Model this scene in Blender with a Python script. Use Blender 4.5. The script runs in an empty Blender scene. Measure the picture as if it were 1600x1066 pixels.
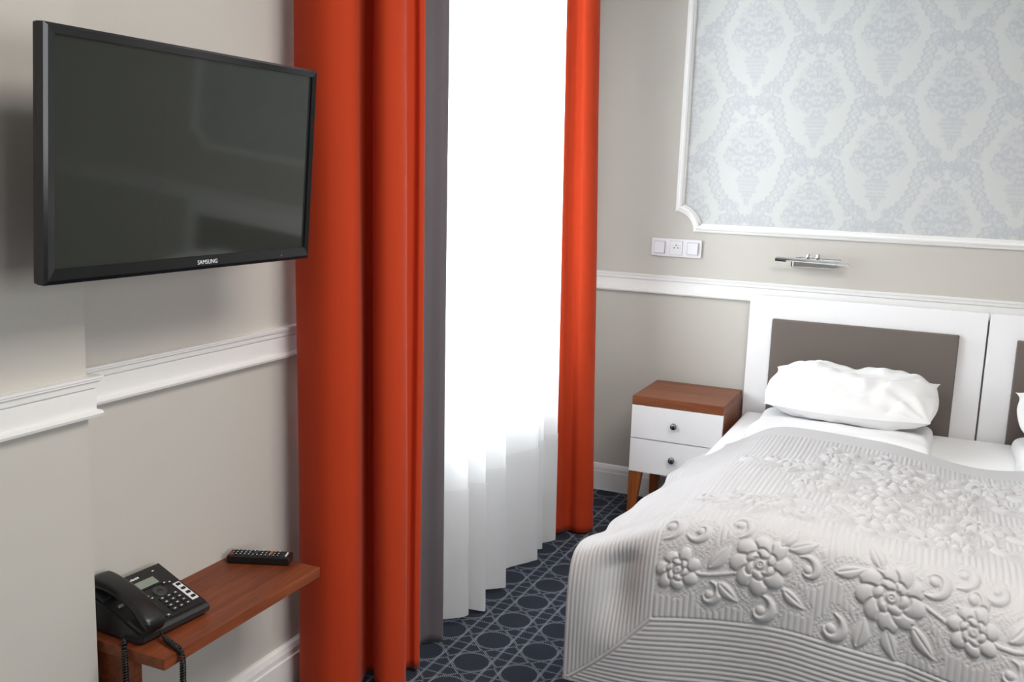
import bpy, bmesh, math, random
import numpy as np
from mathutils import Matrix, Vector

scene = bpy.context.scene
COL = scene.collection
random.seed(7)
RNG = np.random.default_rng(11)

# ------------------------------------------------------------------ camera
cam_data = bpy.data.cameras.new('camera')
cam_data.sensor_width = 36.0
cam_data.lens = 34.41
cam_data.clip_start = 0.02
cam = bpy.data.objects.new('camera', cam_data)
COL.objects.link(cam)
RIGHT = (0.911057, 0.410837, 0.034471)
DOWN = (0.100476, -0.140165, -0.985017)
FWD = (-0.399850, 0.900870, -0.168978)
cam.matrix_world = Matrix(((RIGHT[0], -DOWN[0], -FWD[0], 0.0),
                           (RIGHT[1], -DOWN[1], -FWD[1], 0.0),
                           (RIGHT[2], -DOWN[2], -FWD[2], 1.5),
                           (0, 0, 0, 1)))
scene.camera = cam

# ------------------------------------------------------------------ view, world, lights
scene.view_settings.view_transform = 'Standard'
scene.view_settings.look = 'None'
scene.view_settings.gamma = 1.0
scene.view_settings.use_curve_mapping = False
scene.view_settings.exposure = 0.16

world = bpy.data.worlds.new('daylight')
scene.world = world
world.use_nodes = True
bg = world.node_tree.nodes['Background']
bg.inputs[0].default_value = (0.93, 0.96, 1.0, 1)
bg.inputs[1].default_value = 2.0


def area_light(name, loc, rot, sx, sy, watts, color=(1, 1, 1)):
    d = bpy.data.lights.new(name, 'AREA')
    d.shape = 'RECTANGLE'
    d.size, d.size_y = sx, sy
    d.energy = watts
    d.color = color
    o = bpy.data.objects.new(name, d)
    o.location, o.rotation_euler = loc, rot
    COL.objects.link(o)
    return o


# daylight pouring through the window behind the curtains (faces +x)
area_light('window_daylight', (-2.02, 3.08, 1.66), (0, -math.pi / 2, 0), 1.85, 1.55, 152, (0.93, 0.98, 1.0))
# fill light set at an added window, in the right-hand wall behind the camera (faces -x)
area_light('added_window_fill', (2.72, 0.1, 1.6), (0, math.pi / 2, 0), 1.5, 2.0, 44, (1.0, 0.99, 0.98))
# broad fill from an unseen, added ceiling lamp, sized for soft shadows
area_light('ceiling_fill_light', (0.35, 1.7, 2.70), (0, 0, 0), 1.15, 1.15, 40, (1.0, 0.95, 0.88))

# ------------------------------------------------------------------ constants of the room
XW = -1.655      # left wall
XP = -1.58       # pier on the left wall
YW = 4.378       # headboard wall
XR = 2.6         # right wall
YF = -1.5        # wall behind the camera
ZC = 2.8


# ------------------------------------------------------------------ node helpers
def srgb(r, g, b):
    def f(c):
        c /= 255.0
        return c / 12.92 if c <= 0.04045 else ((c + 0.055) / 1.055) ** 2.4
    return (f(r), f(g), f(b), 1.0)


class N:
    """tiny wrapper to chain nodes"""

    def __init__(self, name):
        self.m = bpy.data.materials.new(name)
        self.m.use_nodes = True
        self.t = self.m.node_tree
        self.b = self.t.nodes['Principled BSDF']
        self.out = self.t.nodes['Material Output']

    def node(self, typ, **kw):
        n = self.t.nodes.new(typ)
        for k, v in kw.items():
            setattr(n, k, v)
        return n

    def link(self, a, b):
        self.t.links.new(a, b)

    def put(self, sock, v):
        if isinstance(v, bpy.types.NodeSocket):
            self.link(v, sock)
        else:
            sock.default_value = v

    def math(self, op, a, b=0.0, c=None, clamp=False):
        n = self.node('ShaderNodeMath', operation=op, use_clamp=clamp)
        self.put(n.inputs[0], a)
        if op not in ('ABSOLUTE', 'SINE', 'COSINE', 'SQRT', 'FRACT', 'FLOOR', 'ROUND'):
            self.put(n.inputs[1], b)
        if c is not None:
            self.put(n.inputs[2], c)
        return n.outputs[0]

    def mix(self, fac, a, b):
        n = self.node('ShaderNodeMix', data_type='RGBA')
        self.put(n.inputs[0], fac)
        self.put(n.inputs[6], a)
        self.put(n.inputs[7], b)
        return n.outputs[2]

    def noise(self, vec, scale, detail=3.0, rough=0.55):
        n = self.node('ShaderNodeTexNoise')
        self.put(n.inputs['Vector'], vec)
        n.inputs['Scale'].default_value = scale
        n.inputs['Detail'].default_value = detail
        n.inputs['Roughness'].default_value = rough
        return n.outputs['Fac']

    def coords(self, scale=(1, 1, 1), kind='Object'):
        tc = self.node('ShaderNodeTexCoord')
        mp = self.node('ShaderNodeMapping')
        mp.inputs['Scale'].default_value = scale
        self.link(tc.outputs[kind], mp.inputs['Vector'])
        return mp.outputs[0]

    def ramp(self, fac, stops):
        n = self.node('ShaderNodeValToRGB')
        e = n.color_ramp.elements
        while len(e) < len(stops):
            e.new(0.5)
        for el, (p, c) in zip(e, stops):
            el.position, el.color = p, c
        self.put(n.inputs[0], fac)
        return n.outputs[0]

    def bump(self, h, strength=0.2, dist=0.01):
        n = self.node('ShaderNodeBump')
        n.inputs['Strength'].default_value = strength
        n.inputs['Distance'].default_value = dist
        self.put(n.inputs['Height'], h)
        self.link(n.outputs[0], self.b.inputs['Normal'])
        return n


def plain(name, col, rough=0.5, metal=0.0, spec=0.5, noise=0.0, nscale=40, bump=0.0):
    s = N(name)
    s.b.inputs['Roughness'].default_value = rough
    s.b.inputs['Metallic'].default_value = metal
    s.b.inputs['Specular IOR Level'].default_value = spec
    v = s.coords()
    f = s.noise(v, nscale)
    k = noise
    a = tuple(min(1, c * (1 + k)) for c in col[:3]) + (1,)
    b = tuple(c * (1 - k) for c in col[:3]) + (1,)
    s.link(s.mix(f, b, a), s.b.inputs['Base Color'])
    if bump:
        s.bump(f, bump, 0.002)
    return s.m


def mat_wood(name, c_dark, c_mid, c_light, axis='y', rough=0.42):
    s = N(name)
    sc = {'x': (1.6, 26, 26), 'y': (26, 1.6, 26), 'z': (26, 26, 1.6)}[axis]
    v = s.coords(sc)
    big = s.noise(s.coords(tuple(c * 0.25 for c in sc)), 1.0, 2)
    f = s.noise(v, 1.6, 6, 0.65)
    fine = s.noise(s.coords(tuple(c * 5 for c in sc)), 1.5, 3)
    g = s.math('ADD', s.math('MULTIPLY', f, 0.6), s.math('MULTIPLY', big, 0.3))
    g = s.math('ADD', g, s.math('MULTIPLY', fine, 0.14))
    col = s.ramp(g, [(0.36, c_dark), (0.52, c_mid), (0.68, c_light)])
    s.link(col, s.b.inputs['Base Color'])
    s.b.inputs['Roughness'].default_value = rough
    s.b.inputs['Specular IOR Level'].default_value = 0.35
    s.bump(fine, 0.08, 0.001)
    return s.m


def mat_fabric(name, col, rough=0.8, sheen=0.3, weave=900, noise=0.06, bump=0.15, spec=0.2):
    s = N(name)
    v = s.coords()
    f = s.noise(v, 6, 3)
    w = s.noise(v, weave, 1)
    k = s.math('ADD', s.math('MULTIPLY', f, 0.6), s.math('MULTIPLY', w, 0.4))
    a = tuple(min(1, c * (1 + noise)) for c in col[:3]) + (1,)
    b = tuple(c * (1 - noise) for c in col[:3]) + (1,)
    s.link(s.mix(k, b, a), s.b.inputs['Base Color'])
    s.b.inputs['Roughness'].default_value = rough
    s.b.inputs['Specular IOR Level'].default_value = spec
    s.b.inputs['Sheen Weight'].default_value = sheen
    s.b.inputs['Sheen Roughness'].default_value = 0.4
    if bump:
        s.bump(w, bump, 0.001)
    return s.m


def mat_sheer(name, trans_fac, transp, col):
    s = N(name)
    s.t.nodes.remove(s.b)
    d = s.node('ShaderNodeBsdfDiffuse')
    d.inputs[0].default_value = col
    t = s.node('ShaderNodeBsdfTranslucent')
    t.inputs[0].default_value = col
    p = s.node('ShaderNodeBsdfTransparent')
    m1 = s.node('ShaderNodeMixShader')
    m1.inputs[0].default_value = trans_fac
    s.link(d.outputs[0], m1.inputs[1])
    s.link(t.outputs[0], m1.inputs[2])
    m2 = s.node('ShaderNodeMixShader')
    m2.inputs[0].default_value = transp
    s.link(m1.outputs[0], m2.inputs[1])
    s.link(p.outputs[0], m2.inputs[2])
    s.link(m2.outputs[0], s.out.inputs[0])
    return s.m


def mat_glass(name):
    s = N(name)
    s.t.nodes.remove(s.b)
    p = s.node('ShaderNodeBsdfTransparent')
    p.inputs[0].default_value = (0.96, 0.98, 0.98, 1)
    g = s.node('ShaderNodeBsdfGlossy')
    g.inputs['Roughness'].default_value = 0.02
    fr = s.node('ShaderNodeFresnel')
    fr.inputs[0].default_value = 1.45
    m = s.node('ShaderNodeMixShader')
    s.link(fr.outputs[0], m.inputs[0])
    s.link(p.outputs[0], m.inputs[1])
    s.link(g.outputs[0], m.inputs[2])
    s.link(m.outputs[0], s.out.inputs[0])
    return s.m


def mat_carpet():
    s = N('carpet_cane')
    tc = s.node('ShaderNodeTexCoord')
    sp = s.node('ShaderNodeSeparateXYZ')
    s.link(tc.outputs['Object'], sp.inputs[0])
    P = 0.1625

    def cell(sock, off):
        q = s.math('DIVIDE', s.math('SUBTRACT', sock, off), P)
        return s.math('SUBTRACT', q, s.math('ROUND', q))

    px = cell(sp.outputs[0], -1.23)
    py = cell(sp.outputs[1], 2.546)
    ax, ay = s.math('ABSOLUTE', px), s.math('ABSOLUTE', py)

    def line(dist, w):   # 1 inside |dist|<w
        return s.math('LESS_THAN', s.math('ABSOLUTE', dist), w)

    l1 = line(s.math('SUBTRACT', ax, 0.355), 0.030)
    l2 = line(s.math('SUBTRACT', ay, 0.355), 0.022)
    dg = s.math('ADD', ax, ay)
    l3 = line(s.math('SUBTRACT', dg, 0.53), 0.034)
    r = s.math('SQRT', s.math('ADD', s.math('MULTIPLY', px, px), s.math('MULTIPLY', py, py)))
    ring = line(s.math('SUBTRACT', r, 0.36), 0.026)
    hole = s.math('GREATER_THAN', r, 0.335)
    # woven dots, a fine checker
    k = 2 * math.pi / 0.0085
    dx = s.math('SINE', s.math('MULTIPLY', sp.outputs[0], k))
    dy = s.math('SINE', s.math('MULTIPLY', sp.outputs[1], k))
    dots = s.math('GREATER_THAN', s.math('MULTIPLY', dx, dy), 0.02)
    # the lines along the room are nearly solid yarn
    stitch = s.math('GREATER_THAN', dy, -0.45)
    weave = s.math('MAXIMUM', s.math('MULTIPLY', l2, dots), s.math('MULTIPLY', l3, dots))
    weave = s.math('MAXIMUM', weave, s.math('MULTIPLY', ring, dots))
    weave = s.math('MAXIMUM', weave, s.math('MULTIPLY', s.math('MULTIPLY', l1, stitch), 0.85))
    weave = s.math('MULTIPLY', weave, hole)
    nz = s.noise(tc.outputs['Object'], 260, 2)
    base = s.mix(nz, srgb(38, 42, 52), srgb(62, 67, 79))
    yarn = s.mix(nz, srgb(112, 118, 130), srgb(150, 156, 166))
    s.link(s.mix(weave, base, yarn), s.b.inputs['Base Color'])
    s.b.inputs['Roughness'].default_value = 0.95
    s.b.inputs['Specular IOR Level'].default_value = 0.1
    s.bump(s.noise(tc.outputs['Object'], 700, 1), 0.5, 0.003)
    return s.m


def mat_mask(name, c0, c1, attr='pattern', rough=0.7, spec=0.3):
    s = N(name)
    a = s.node('ShaderNodeAttribute', attribute_name=attr)
    w = s.noise(s.coords((400, 400, 90)), 1.0, 1)
    f = s.math('ADD', a.outputs['Fac'], s.math('MULTIPLY', s.math('SUBTRACT', w, 0.5), 0.35), clamp=True)
    s.link(s.mix(f, c0, c1), s.b.inputs['Base Color'])
    s.b.inputs['Roughness'].default_value = rough
    s.b.inputs['Specular IOR Level'].default_value = spec
    return s.m


# ------------------------------------------------------------------ mesh helpers
def link(name, me, mat, parent=None, smooth=False):
    o = bpy.data.objects.new(name, me)
    COL.objects.link(o)
    if mat is not None:
        me.materials.append(mat)
    if parent is not None:
        o.parent = parent
    if smooth:
        me.polygons.foreach_set('use_smooth', [True] * len(me.polygons))
    return o


def from_bm(name, bm, mat, parent=None, smooth=False):
    bmesh.ops.recalc_face_normals(bm, faces=bm.faces)
    me = bpy.data.meshes.new(name)
    bm.to_mesh(me)
    bm.free()
    return link(name, me, mat, parent, smooth)


def bm_box(bm, lo, hi, bev=0.0, seg=2, M=None):
    r = bmesh.ops.create_cube(bm, size=1.0)
    vs = r['verts']
    c = [(a + b) / 2 for a, b in zip(lo, hi)]
    d = [abs(b - a) for a, b in zip(lo, hi)]
    for v in vs:
        v.co = Vector((c[0] + v.co.x * d[0], c[1] + v.co.y * d[1], c[2] + v.co.z * d[2]))
    if bev > 0:
        es = list({e for v in vs for e in v.link_edges})
        rr = bmesh.ops.bevel(bm, geom=es, offset=bev, segments=seg, profile=0.7, affect='EDGES')
        vs = list({v for f in rr['faces'] for v in f.verts} | {v for v in vs if v.is_valid})
    if M is not None:
        for v in vs:
            v.co = M @ v.co
    return vs


def box(name, lo, hi, mat, parent=None, bev=0.0, seg=2, M=None, smooth=False):
    bm = bmesh.new()
    bm_box(bm, lo, hi, bev, seg, M)
    return from_bm(name, bm, mat, parent, smooth)


def bm_lathe(bm, prof, n=24, M=None):
    """prof: [(r, h)] about local z"""
    rings = []
    for r, h in prof:
        ring = []
        for i in range(n):
            a = 2 * math.pi * i / n
            co = Vector((r * math.cos(a), r * math.sin(a), h))
            ring.append(bm.verts.new(M @ co if M else co))
        rings.append(ring)
    for a, b in zip(rings, rings[1:]):
        for i in range(n):
            bm.faces.new((a[i], a[(i + 1) % n], b[(i + 1) % n], b[i]))
    bm.faces.new(rings[0][::-1])
    bm.faces.new(rings[-1])


def bm_tube(bm, pts, r, n=10, cap=True, radii=None):
    pts = [Vector(p) for p in pts]
    up = Vector((0, 0, 1))
    rings = []
    t0 = (pts[1] - pts[0]).normalized()
    nrm = t0.orthogonal().normalized()
    for i, p in enumerate(pts):
        t = (pts[min(i + 1, len(pts) - 1)] - pts[max(i - 1, 0)]).normalized()
        nrm = (nrm - t * nrm.dot(t)).normalized()
        bn = t.cross(nrm)
        rr = radii[i] if radii else r
        rings.append([bm.verts.new(p + (nrm * math.cos(2 * math.pi * k / n) + bn * math.sin(2 * math.pi * k / n)) * rr) for k in range(n)])
    for a, b in zip(rings, rings[1:]):
        for i in range(n):
            bm.faces.new((a[i], a[(i + 1) % n], b[(i + 1) % n], b[i]))
    if cap:
        bm.faces.new(rings[0][::-1])
        bm.faces.new(rings[-1])


def sweep(name, path, prof, mat, plane='xy', closed=False, side=1, parent=None):
    """Sweep a profile [(offset out of the surface, across)] along a path.
    plane 'xy': plan path, offset to the left of travel (side=1), across = z.
    plane 'xz': path on the headboard wall; offset = -y from wall, across = in-plane offset to the left."""
    P = [Vector(p) for p in path]
    n = len(P)
    bm = bmesh.new()
    rings = []
    for i in range(n):
        if closed:
            d0, d1 = (P[i] - P[i - 1]).normalized(), (P[(i + 1) % n] - P[i]).normalized()
        else:
            d0 = (P[i] - P[i - 1]).normalized() if i > 0 else (P[1] - P[0]).normalized()
            d1 = (P[i + 1] - P[i]).normalized() if i < n - 1 else d0
        n0, n1 = Vector((-d0.y, d0.x)), Vector((-d1.y, d1.x))
        m = (n0 + n1)
        m = m / max(0.25, m.dot(n0))
        ring = []
        for off, acr in prof:
            if plane == 'xy':
                q = P[i] + m * off * side
                ring.append(bm.verts.new((q.x, q.y, acr)))
            else:
                q = P[i] + m * acr * side
                ring.append(bm.verts.new((q.x, YW - off, q.y)))
        rings.append(ring)
    k = len(prof)
    pairs = list(zip(rings, rings[1:])) + ([(rings[-1], rings[0])] if closed else [])
    for a, b in pairs:
        for j in range(k):
            bm.faces.new((a[j], a[(j + 1) % k], b[(j + 1) % k], b[j]))
    if not closed:
        bm.faces.new(rings[0])
        bm.faces.new(rings[-1][::-1])
    return from_bm(name, bm, mat, parent)


def grid_mesh(name, X, mat, parent=None, smooth=True, attr=None, keep=None, closed_u=False):
    """X: (nu, nv, 3) array of points -> quad mesh"""
    nu, nv = X.shape[:2]
    idx = np.arange(nu * nv).reshape(nu, nv)
    if closed_u:
        idx2 = np.vstack([idx, idx[:1]])
    else:
        idx2 = idx
    q = np.stack([idx2[:-1, :-1], idx2[1:, :-1], idx2[1:, 1:], idx2[:-1, 1:]], -1)
    if keep is not None:
        q = q[keep]
    q = q.reshape(-1, 4)
    me = bpy.data.meshes.new(name)
    me.vertices.add(nu * nv)
    me.vertices.foreach_set('co', X.reshape(-1).astype(np.float32))
    nf = len(q)
    me.loops.add(nf * 4)
    me.polygons.add(nf)
    me.loops.foreach_set('vertex_index', q.reshape(-1).astype(np.int32))
    me.polygons.foreach_set('loop_start', (np.arange(nf) * 4).astype(np.int32))
    if attr is not None:
        a = me.attributes.new('pattern', 'FLOAT', 'POINT')
        a.data.foreach_set('value', attr.reshape(-1).astype(np.float32))
    me.update(calc_edges=True)
    me.validate()
    o = link(name, me, mat, parent)
    if smooth:
        me.polygons.foreach_set('use_smooth', np.ones(len(me.polygons), dtype=bool))
    return o


def text_mesh(name, body, size, depth, M, mat, parent=None):
    c = bpy.data.curves.new(name, 'FONT')
    c.body = body
    c.size = size
    c.extrude = depth
    c.align_x, c.align_y = 'CENTER', 'CENTER'
    tmp = bpy.data.objects.new(name + '_tmp', c)
    COL.objects.link(tmp)
    bpy.context.view_layer.update()
    me = bpy.data.meshes.new_from_object(tmp.evaluated_get(bpy.context.evaluated_depsgraph_get()))
    bpy.data.objects.remove(tmp)
    bpy.data.curves.remove(c)
    me.name = name
    me.materials.clear()
    me.transform(M)
    return link(name, me, mat, parent)


def thing(name, loc, label, cat, group=None, rotz=0.0):
    o = bpy.data.objects.new(name, None)
    o.empty_display_size = 0.05
    o.location = loc
    o.rotation_euler = (0, 0, rotz)
    COL.objects.link(o)
    return tag(o, label, cat, group)


def tag(o, label, cat, group=None):
    o['label'], o['category'] = label, cat
    if group:
        o['group'] = group
    return o


def structure(o, label=None):
    o['kind'] = 'structure'
    if label:
        o['label'] = label
        o['category'] = 'room'
    return o


def smooth_noise(shape_x, shape_y, n, fmin, fmax, seed):
    """sum of random sines over two coordinate arrays"""
    r = np.random.default_rng(seed)
    out = 0
    for _ in range(n):
        f = r.uniform(fmin, fmax)
        a = r.uniform(0, 2 * math.pi)
        out = out + np.sin(2 * math.pi * f * (shape_x * math.cos(a) + shape_y * math.sin(a)) + r.uniform(0, 6.28)) * (fmin / f)
    return out / math.sqrt(n)


def sstep(a, b, x):
    t = np.clip((x - a) / (b - a), 0, 1)
    return t * t * (3 - 2 * t)


def catmull(P, n):
    P = np.asarray(P, float)
    Q = np.vstack([2 * P[0] - P[1], P, 2 * P[-1] - P[-2]])
    out = []
    for i in range(1, len(Q) - 2):
        t = np.linspace(0, 1, n, endpoint=False)[:, None]
        a, b, c, d = Q[i - 1], Q[i], Q[i + 1], Q[i + 2]
        out.append(0.5 * ((2 * b) + (c - a) * t + (2 * a - 5 * b + 4 * c - d) * t ** 2 + (3 * b - a - 3 * c + d) * t ** 3))
    out.append(P[-1:])
    return np.vstack(out)


# ------------------------------------------------------------------ materials
M_WALL = plain('wall_paint', srgb(196, 192, 186), 0.85, spec=0.2, noise=0.015, nscale=3)
M_CEIL = plain('ceiling_paint', srgb(238, 237, 234), 0.9, spec=0.2, noise=0.01)
M_TRIM = plain('white_trim_paint', srgb(234, 233, 233), 0.42, noise=0.01)
M_CARPET = mat_carpet()
M_PAPER = mat_mask('damask_wallpaper', srgb(202, 204, 203), srgb(177, 180, 188))
M_WHITE = plain('white_lacquer', srgb(244, 244, 247), 0.3, noise=0.005)
M_PAD = mat_fabric('taupe_upholstery', srgb(112, 103, 98), 0.75, 0.2, 700, 0.06, 0.2)
M_WOOD = mat_wood('walnut_shelf', srgb(80, 38, 21), srgb(120, 60, 34), srgb(148, 80, 48), 'y', 0.45)
M_WOODN = mat_wood('walnut_nightstand', srgb(98, 52, 30), srgb(126, 70, 42), srgb(148, 88, 56), 'x', 0.42)
M_WOODV = mat_wood('oiled_beech', srgb(120, 62, 28), srgb(152, 84, 40), srgb(172, 102, 54), 'z', 0.42)
M_BLACK = plain('black_plastic', srgb(24, 25, 26), 0.32, noise=0.05, nscale=300)
M_BEZEL = plain('gloss_black_bezel', srgb(20, 22, 24), 0.16, noise=0.02)
M_DGREY = plain('charcoal_plastic', srgb(38, 40, 42), 0.45, noise=0.05, nscale=400)
M_KEY = plain('key_plastic', srgb(52, 54, 57), 0.4, noise=0.03)
M_SCREEN = plain('tv_panel', srgb(42, 46, 43), 0.06, spec=0.7)
M_LCD = plain('lcd_glass', srgb(136, 146, 134), 0.2, noise=0.02)
M_PRINT = plain('white_print', srgb(225, 226, 228), 0.5)
M_RED = plain('red_button', srgb(190, 40, 34), 0.4)
M_ORANGEB = plain('orange_print', srgb(200, 120, 60), 0.4)
M_CHROME = plain('chrome', (0.78, 0.79, 0.8, 1), 0.12, 1.0, noise=0.01)
M_DCHROME = plain('dark_chrome', (0.22, 0.23, 0.25, 1), 0.16, 1.0, noise=0.02)
M_GAP = plain('dark_gap', srgb(30, 24, 22), 0.8)
M_ORANGE = mat_fabric('rust_velvet', srgb(182, 60, 29), 0.75, 0.10, 1200, 0.05, 0.12, 0.12)
M_GREYC = mat_fabric('grey_blackout_cloth', srgb(98, 92, 97), 0.6, 0.2, 1400, 0.04, 0.1, 0.3)
M_SHEER = mat_sheer('sheer_voile', 0.56, 0.04, (0.95, 0.95, 0.96, 1))
M_HEM = mat_sheer('voile_hem', 0.56, 0.04, (0.9, 0.9, 0.91, 1))
M_LINEN = mat_fabric('white_cotton', srgb(243, 243, 245), 0.85, 0.1, 1500, 0.01, 0.08, 0.2)
M_SHEET = mat_fabric('white_sheet', srgb(247, 247, 248), 0.85, 0.1, 1500, 0.01, 0.08, 0.2)
M_QUILT = mat_fabric('silver_satin_quilt', srgb(194, 193, 196), 0.5, 0.25, 1300, 0.02, 0.06, 0.4)
M_GLASS = mat_glass('window_glass')
M_SHADE = plain('gap_shade_grey', srgb(176, 174, 182), 0.4)  # grey standing in for the gap shadow on the switch panel
M_SOCKET = plain('white_plastic', srgb(226, 224, 230), 0.35, noise=0.005)
M_DIFF = N('lamp_diffuser')  # glowing face of the added ceiling lamp
M_DIFF.b.inputs['Base Color'].default_value = (1, 0.97, 0.93, 1)
M_DIFF.b.inputs['Emission Color'].default_value = (1, 0.96, 0.9, 1)
M_DIFF.b.inputs['Emission Strength'].default_value = 2.0
M_DIFF = M_DIFF.m


# ================================================================== THE ROOM
def build_room():
    s = structure
    s(box('floor', (-2.2, YF - 0.2, -0.1), (XR + 0.1, YW + 0.1, 0.0), M_CARPET))
    s(box('ceiling', (-2.2, YF - 0.2, ZC), (XR + 0.1, YW + 0.1, ZC + 0.1), M_CEIL))
    # left wall: pier near the camera, flat field with the television, window niche, return to the corner
    bm = bmesh.new()
    bm_box(bm, (-1.90, YF, 0), (XP, 1.43, ZC))
    bm_box(bm, (-1.90, 1.43, 0), (XW, 2.32, ZC))
    bm_box(bm, (-1.90, 2.32, 2.62), (XW, 3.98, ZC))
    bm_box(bm, (-1.90, 3.98, 0), (XW, YW, ZC))
    s(from_bm('wall_left', bm, M_WALL))
    s(box('trim_7', (-1.90, 2.32, 0), (-1.83, 3.98, 0.70), M_TRIM))       # unseen breast wall under the window, white to bounce light onto the sheer
    s(box('wall_back', (-1.90, YW, 0), (XR + 0.1, YW + 0.1, ZC), M_WALL))
    s(box('wall_front', (-1.90, YF - 0.1, 0), (XR + 0.1, YF, ZC), M_WALL))
    bm = bmesh.new()
    bm_box(bm, (XR, YF, 0), (XR + 0.1, -0.95, ZC))
    bm_box(bm, (XR, 1.15, 0), (XR + 0.1, YW, ZC))
    bm_box(bm, (XR, -0.95, 0), (XR + 0.1, 1.15, 0.85))
    bm_box(bm, (XR, -0.95, 2.4), (XR + 0.1, 1.15, ZC))
    s(from_bm('wall_right', bm, M_WALL))

    # windows
    def window(name, lo, hi, axis, label):
        w = thing(name, lo, label, 'window')
        w['kind'] = 'structure'
        a0, z0, a1, z1, dep = lo[axis], lo[2], hi[axis], hi[2], 0.05
        bm = bmesh.new()

        def bar(p0, p1, q0, q1):
            if axis == 1:
                bm_box(bm, (0, p0 - a0, q0 - z0), (dep, p1 - a0, q1 - z0), 0.006)
            else:
                bm_box(bm, (p0 - a0, 0, q0 - z0), (p1 - a0, dep, q1 - z0), 0.006)
        t = 0.06
        mid = (a0 + a1) / 2
        bar(a0, a1, z0, z0 + t)
        bar(a0, a1, z1 - t, z1)
        bar(a0, a0 + t, z0 + t, z1 - t)
        bar(a1 - t, a1, z0 + t, z1 - t)
        bar(mid - t / 2, mid + t / 2, z0 + t, z1 - t)
        from_bm('frame', bm, M_TRIM, w)
        if axis == 1:
            box('glass', (0.02, t, t), (0.026, a1 - a0 - t, z1 - z0 - t), M_GLASS, w)
        else:
            box('glass', (t, 0.02, t), (a1 - a0 - t, 0.026, z1 - z0 - t), M_GLASS, w)
        return w
    window('window_1', (-1.90, 2.32, 0.70), (-1.85, 3.98, 2.62), 1, 'tall bright window behind the white sheer curtain')
    window('added_window', (XR + 0.03, -0.95, 0.85), (XR + 0.08, 1.15, 2.4), 1, 'wide added window in the right wall, unseen, for the fill light')  # added opening for the side fill light
    structure(box('trim_6', (-1.83, 2.325, 0.70), (-1.70, 3.975, 0.725), M_TRIM, bev=0.006))   # sill

    # chair rails: (projection, height)
    zt, zb = 1.064, 0.976
    def rail_prof(t=0.022):
        return [(0, zb), (t * 0.45, zb), (t * 0.9, zb + 0.003), (t, zb + 0.009), (t * 0.9, zb + 0.015), (t * 0.55, zb + 0.018),
                (t * 0.55, zt - 0.028), (t * 0.42, zt - 0.0265), (t * 0.42, zt - 0.0255), (t * 0.7, zt - 0.024), (t * 0.75, zt - 0.012),
                (t * 0.95, zt - 0.010), (t * 0.95, zt - 0.006), (t * 1.05, zt - 0.005), (t * 1.05, zt), (0, zt)]
    s(sweep('trim_1', [(XP, YF), (XP, 1.43), (XW - 0.0, 1.43)], rail_prof(), M_TRIM, side=-1))
    s(sweep('trim_2', [(XW, 1.43), (XW, 2.32), (XW - 0.17, 2.32)], rail_prof(), M_TRIM, side=-1))
    s(sweep('trim_3', [(XW, YW), (XR, YW)], rail_prof(), M_TRIM, side=-1))

    # baseboards
    def base_prof(t=0.02):
        return [(0, 0), (t, 0), (t, 0.092), (t * 0.8, 0.094), (t * 0.8, 0.110), (t * 0.55, 0.124), (t * 0.3, 0.129), (0, 0.129)]
    s(sweep('baseboard_left', [(XP, YF), (XP, 1.43), (XW, 1.43), (XW, 2.32), (XW - 0.17, 2.32)], base_prof(0.025), M_TRIM, side=-1))
    s(sweep('baseboard_back', [(XW, YW), (XR, YW)], base_prof(), M_TRIM, side=-1))

    # picture-frame moulding around the damask field, with scooped corners
    x0, x1, z0, z1 = -1.154, 1.165, 1.268, 2.62
    r, ear = 0.088, 0.012
    def scoop(cx, cz, a0):
        return [(cx + r * math.cos(math.radians(a)), cz + r * math.sin(math.radians(a))) for a in np.linspace(a0, a0 - 90, 10)]
    pts = []
    pts += [(x0, z1 - r - ear), (x0, z0 + r + ear)] + scoop(x0 - 0.0, z0 + 0.0, 90)[0:] + [(x0 + r + ear, z0)]
    pts += [(x1 - r - ear, z0)] + scoop(x1, z0, 180) + [(x1, z0 + r + ear)]
    pts += [(x1, z1 - r - ear)] + scoop(x1, z1, 270) + [(x1 - r - ear, z1)]
    pts += [(x0 + r + ear, z1)] + scoop(x0, z1, 360)
    prof = [(0, 0.0), (0.008, 0.0), (0.012, 0.006), (0.012, 0.010), (0.018, 0.013), (0.021, 0.020), (0.018, 0.028), (0.012, 0.032), (0.012, 0.035), (0.007, 0.039), (0, 0.039)]
    s(sweep('trim_4', pts, prof, M_TRIM, plane='xz', closed=True, side=1))

    # damask paper inside it
    st = 0.003
    gx = np.arange(x0 + 0.012, x1 - 0.012, st)
    gz = np.arange(z0 + 0.012, z1 - 0.012, st)
    GX, GZ = np.meshgrid(gx, gz, indexing='ij')
    pat = damask(GX, GZ)
    X = np.stack([GX, np.full_like(GX, YW - 0.002), GZ], -1)
    cx, cz = GX[:-1, :-1] + st / 2, GZ[:-1, :-1] + st / 2
    keep = np.ones_like(cx, bool)
    for ax in (x0, x1):
        for az in (z0, z1):
            keep &= (cx - ax) ** 2 + (cz - az) ** 2 > (r + 0.015) ** 2
    s(grid_mesh('trim_5', X, M_PAPER, smooth=False, attr=pat, keep=keep))


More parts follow.
